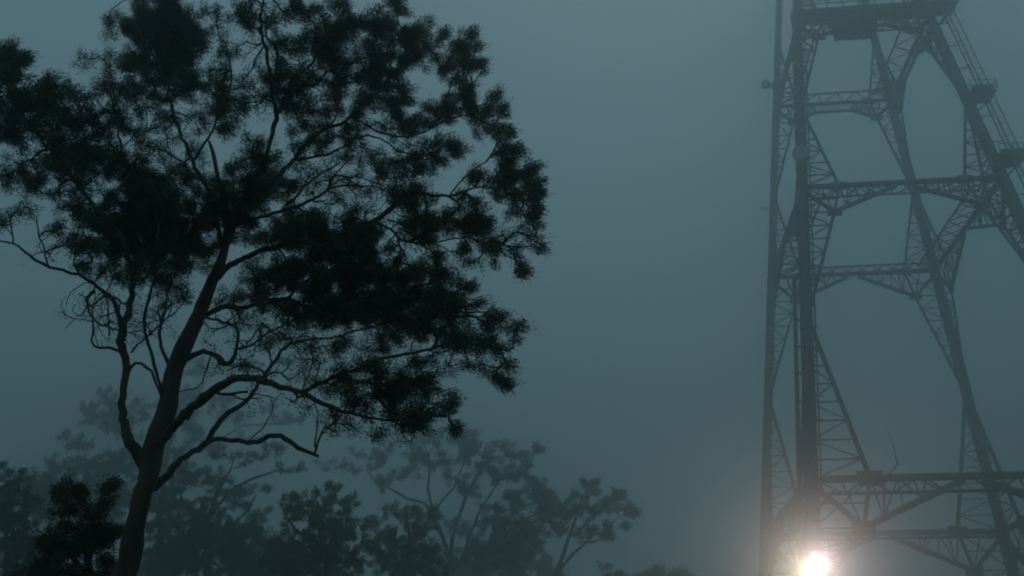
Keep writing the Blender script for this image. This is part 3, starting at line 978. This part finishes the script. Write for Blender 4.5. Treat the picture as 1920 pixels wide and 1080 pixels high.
back("gum_tree", "shadowy gum tree at the far left edge behind the dark shrub", 66,
     [[(30, 1100, 6, 0), (28, 1040, 5, 0), (22, 980, 4, 0), (18, 910, 2, 0)], [(28, 1040, 4, 0), (60, 1020, 3, .5), (85, 1035, 2, .8)], [(26, 1020, 3, 0), (0, 980, 2, -.5), (-15, 940, 1.5, -1)]],
     [(20, 898, 30, 18, 1), (5, 935, 36, 24, 1), (42, 950, 30, 24, 1), (28, 1000, 42, 34, 1.2), (80, 1035, 40, 30, 1), (5, 1055, 42, 36, 1.2), (60, 1075, 50, 30, 1), (-30, 960, 30, 50, 1)])
back("gum_tree", "tall faint domed gum tree seen behind the big tree's forked trunk", 192,
     [[(300, 1100, 7, 0), (300, 1020, 6, 0), (296, 950, 5.5, 0), (265, 860, 4, 0), (215, 785, 2.5, 0)], [(297, 960, 4, 0), (318, 860, 3.4, 1), (358, 765, 2.2, 2), (380, 710, 1.4, 2)],
      [(280, 900, 3, 0), (210, 880, 2.4, -2), (130, 860, 1.6, -3)], [(310, 890, 3, 0), (380, 840, 2.4, 2), (450, 800, 1.6, 3), (540, 795, 1, 4)]],
     [(212, 742, 30, 14, .9), (180, 780, 40, 20, .9), (148, 828, 34, 16, .9), (232, 800, 46, 24, .9), (108, 868, 26, 12, .9), (150, 880, 46, 22, .9), (222, 865, 46, 24, .9), (268, 762, 26, 16, .7),
      (372, 690, 36, 16, .7), (350, 740, 36, 20, .8), (402, 756, 34, 18, .8), (440, 780, 34, 14, .7), (330, 800, 46, 24, .8), (382, 830, 36, 22, .7), (282, 850, 34, 32, .8), (462, 822, 30, 10, .6), (542, 790, 34, 10, .7),
      (500, 770, 24, 10, .5), (182, 920, 46, 20, .9), (332, 870, 40, 24, .7), (75, 893, 36, 10, .8), (110, 908, 40, 14, .9), (60, 930, 40, 20, .9), (240, 940, 50, 34, .9)])
back("gum_tree", "hazy gum tree spreading just right of the big trunk", 135,
     [[(385, 1100, 7, 0), (385, 1040, 6, 0), (388, 990, 5, 0), (402, 935, 3.6, 0), (432, 880, 2, 0)], [(390, 980, 4, 0), (450, 905, 3, 1), (510, 880, 1.6, 2), (545, 880, 1, 2)], [(386, 1000, 4, 0), (345, 940, 3, -1), (335, 895, 1.6, -1)],
      [(388, 1030, 3, 0), (440, 975, 2.4, 1), (480, 930, 1.4, 1)]],
     [(440, 858, 42, 12, .8), (500, 848, 34, 10, .7), (540, 878, 26, 8, .8), (410, 898, 34, 18, .8), (350, 898, 42, 22, .9), (330, 950, 34, 32, .9), (380, 960, 44, 28, 1), (440, 940, 34, 18, .8), (482, 918, 30, 9, .7),
      (310, 1000, 34, 32, 1), (362, 1030, 46, 34, 1.1), (430, 1000, 34, 24, .9), (472, 990, 22, 14, .7), (450, 1055, 56, 32, 1.1), (320, 1065, 50, 30, 1.1), (295, 960, 26, 24, .8), (300, 1045, 36, 30, 1)])
back("gum_tree", "dusky rounded gum tree left of the two faint open-crowned trees", 98,
     [[(612, 1100, 6, 0), (610, 1040, 5, 0), (604, 990, 4, 0), (595, 940, 2, 0)], [(608, 1020, 3.5, 0), (560, 1000, 2.6, -1), (540, 970, 1.5, -1)], [(608, 1030, 3.5, 0), (645, 1000, 2.6, 1), (655, 985, 1.5, 1)]],
     [(600, 922, 28, 14, 1), (572, 948, 34, 22, 1), (626, 955, 34, 24, 1), (540, 968, 24, 22, .9), (650, 1000, 38, 28, 1), (600, 1000, 46, 34, 1.2), (560, 1030, 44, 34, 1.2), (640, 1050, 44, 26, 1.2), (690, 1030, 22, 20, .8), (520, 1045, 34, 26, 1), (590, 1075, 60, 26, 1.2)])
back("gum_tree", "low murky gum tree standing below the tallest faint open crown", 130,
     [[(775, 1100, 5.5, 0), (772, 1050, 5, 0), (768, 1010, 3.5, 0), (762, 965, 2, 0)], [(772, 1040, 3.5, 0), (725, 1010, 2.4, -1), (700, 985, 1.5, -1)], [(772, 1050, 3, 0), (805, 1020, 2, 1), (812, 1010, 1.3, 1)]],
     [(700, 985, 20, 12, 1), (745, 958, 26, 13, 1), (785, 978, 30, 24, 1), (770, 1025, 44, 34, 1.2), (728, 1018, 34, 24, 1), (812, 1040, 24, 24, .9), (780, 1070, 54, 24, 1.2), (720, 1065, 40, 26, 1.1)])
back("gum_tree", "tall faint gum tree with open branching crown in the picture's middle", 195,
     [[(848, 1110, 7, 0), (844, 1070, 6, 0), (832, 1015, 4.5, 0), (812, 960, 3.4, 0), (802, 915, 2.6, 0), (806, 875, 2, 0), (800, 845, 1.3, 0)],
      [(844, 1065, 4.5, 0), (852, 1000, 3.6, 1), (872, 940, 3, 2), (900, 890, 2.2, 2.5), (928, 870, 1.8, 3), (965, 868, 1.6, 3), (1000, 868, 1.3, 3), (1010, 842, 1, 3)],
      [(846, 1075, 4.5, 0), (872, 1045, 4, -1), (888, 1000, 3.2, -2), (905, 955, 2.5, -2.5), (932, 900, 1.6, -3)],
      [(826, 1000, 3.4, 0), (792, 942, 2.6, -1), (742, 926, 2, -2), (712, 905, 1.3, -2)],
      [(875, 1045, 3, -1), (930, 1010, 2.4, -2), (990, 970, 2, -3), (1030, 945, 1.4, -3)],
      [(812, 960, 2.4, 0), (850, 905, 1.8, 1), (872, 850, 1.3, 1.5)]],
     [(705, 868, 26, 13, .9), (722, 900, 20, 10, .8), (735, 838, 26, 10, .6), (690, 850, 30, 10, .5), (640, 878, 30, 7, .7), (612, 866, 20, 6, .5), (790, 830, 26, 14, .8), (812, 868, 36, 18, .9), (832, 814, 13, 8, .7), (862, 828, 26, 18, .9),
      (878, 816, 12, 6, .8), (890, 850, 36, 22, .9), (918, 880, 34, 18, .9), (945, 830, 18, 10, 1), (952, 850, 13, 6, .8), (950, 890, 30, 18, .9), (1010, 846, 8, 8, 1), (985, 882, 24, 12, .8), (1002, 908, 24, 18, .9), (1022, 930, 28, 18, .9),
      (1030, 962, 34, 24, 1), (962, 940, 34, 14, .9), (930, 960, 34, 18, .9), (972, 1000, 46, 24, 1.1), (850, 898, 30, 14, .7), (880, 920, 26, 14, .7), (980, 856, 7, 5, .8), (780, 860, 22, 14, .8), (760, 890, 26, 14, .8), (900, 1040, 34, 20, .8), (962, 1045, 40, 24, 1), (1000, 1000, 30, 20, .9), (780, 790, 14, 6, .4)])
back("gum_tree", "slim faint gum tree at the right end of the fogged trees", 180,
     [[(1038, 1110, 5, 0), (1044, 1075, 4.4, 0), (1056, 1040, 3.8, 0), (1066, 1008, 3.2, 0), (1080, 972, 2.4, 0), (1092, 930, 1.5, 0)], [(1050, 1066, 3, 0), (1080, 1040, 2.6, 1), (1102, 1020, 2.2, 1.5), (1130, 1014, 1.8, 2), (1152, 980, 1.3, 2)],
      [(1066, 1008, 2.2, 0), (1120, 970, 1.7, 1), (1160, 940, 1.1, 1)]],
     [(1096, 908, 20, 9, .9), (1112, 916, 14, 9, .8), (1072, 930, 22, 10, .8), (1130, 948, 26, 13, .9), (1164, 926, 9, 11, 1), (1170, 950, 18, 9, .9), (1187, 961, 10, 4, .9), (1150, 985, 22, 7, .9), (1100, 958, 30, 18, .8), (1060, 962, 30, 18, .9),
      (1112, 994, 30, 13, .9), (1048, 1000, 24, 14, .7), (1142, 1002, 14, 5, .8), (1090, 1000, 20, 12, .6)])
back("gum_tree", "broad murky thicket of a tree filling the gap behind the trunk's right side", 140,
     [[(450, 1130, 5, 0), (455, 1080, 4.5, 0), (470, 1030, 3.5, 0), (480, 985, 2, 0)], [(452, 1090, 3, 0), (400, 1050, 2.4, -1), (380, 1020, 1.5, -1)], [(455, 1080, 3, 0), (520, 1050, 2.2, 1), (545, 1025, 1.4, 1)]],
     [(400, 1010, 40, 24, 1.1), (460, 1000, 44, 24, 1.1), (510, 1020, 34, 24, 1), (360, 1050, 46, 30, 1.2), (430, 1055, 50, 34, 1.3), (500, 1065, 46, 30, 1.2), (300, 1075, 40, 26, 1.1), (480, 965, 24, 14, .9), (380, 975, 26, 14, .8), (540, 1075, 40, 20, 1)])
back("gum_tree", "wide low tree fading out beneath the faint open crowns", 235,
     [[(900, 1140, 5, 0), (900, 1100, 4.5, 0), (895, 1060, 3.5, 0), (890, 1020, 2, 0)], [(900, 1100, 3, 0), (960, 1070, 2.4, 1), (985, 1050, 1.4, 1)], [(900, 1090, 3, 0), (850, 1065, 2.4, -1), (835, 1045, 1.4, -1)]],
     [(840, 1060, 36, 20, 1), (890, 1040, 40, 24, 1), (940, 1030, 44, 26, 1.1), (980, 1060, 44, 24, 1.1), (900, 1075, 60, 24, 1.2), (870, 1000, 30, 18, .8), (930, 990, 34, 18, .8), (1020, 1075, 40, 18, .9)])
back("gum_tree", "hazy round tree top between the far left edge tree and the dark shrub", 150,
     [[(90, 1110, 5, 0), (90, 1050, 4.5, 0), (95, 990, 3.4, 0), (100, 940, 2, 0)], [(90, 1040, 3, 0), (140, 980, 2.2, 1), (170, 930, 1.4, 1)], [(90, 1030, 3, 0), (50, 980, 2.2, -1), (40, 930, 1.4, -1)]],
     [(60, 905, 36, 14, .9), (100, 925, 40, 20, 1), (40, 930, 40, 20, 1), (150, 920, 36, 18, .9), (90, 970, 54, 26, 1.1), (180, 950, 40, 22, .9), (230, 930, 30, 18, .8), (110, 1020, 60, 34, 1.1), (220, 990, 40, 30, 1)])
back("gum_tree", "lowest faint tree top just showing left of the tower", 190,
     [[(1262, 1150, 5, 0), (1262, 1110, 4, 0), (1260, 1085, 2.5, 0), (1255, 1070, 1.4, 0)], [(1262, 1110, 3, 0), (1150, 1090, 2, 1), (1135, 1070, 1.2, 1)]],
     [(1250, 1070, 30, 9, .8), (1285, 1077, 18, 7, .8), (1225, 1078, 20, 6, .7), (1140, 1064, 20, 5, .6), (1270, 1100, 50, 20, 1), (1170, 1100, 50, 18, 1)])

# ------------------------------------------------------------------ the fog: one closed box of air round everything
hz = MB()
hz.box((0, 200, 76.0), (636, 636, 157.0))
haze = hz.build("haze", M_GROUND)
haze.data.materials.clear()
mh = bpy.data.materials.new("haze")
mh.use_nodes = True
hn_, hl_ = mh.node_tree.nodes, mh.node_tree.links
hn_.clear()
ho = hn_.new("ShaderNodeOutputMaterial")
pv = hn_.new("ShaderNodeVolumePrincipled")
pv.inputs["Color"].default_value = FOG_COLOR
pv.inputs["Density"].default_value = FOG_DENSITY
pv.inputs["Density Attribute"].default_value = ""
pv.inputs["Temperature Attribute"].default_value = ""
pv.inputs["Anisotropy"].default_value = FOG_G
hl_.new(pv.outputs[0], ho.inputs["Volume"])
haze.data.materials.append(mh)
tag(haze, kind="stuff")
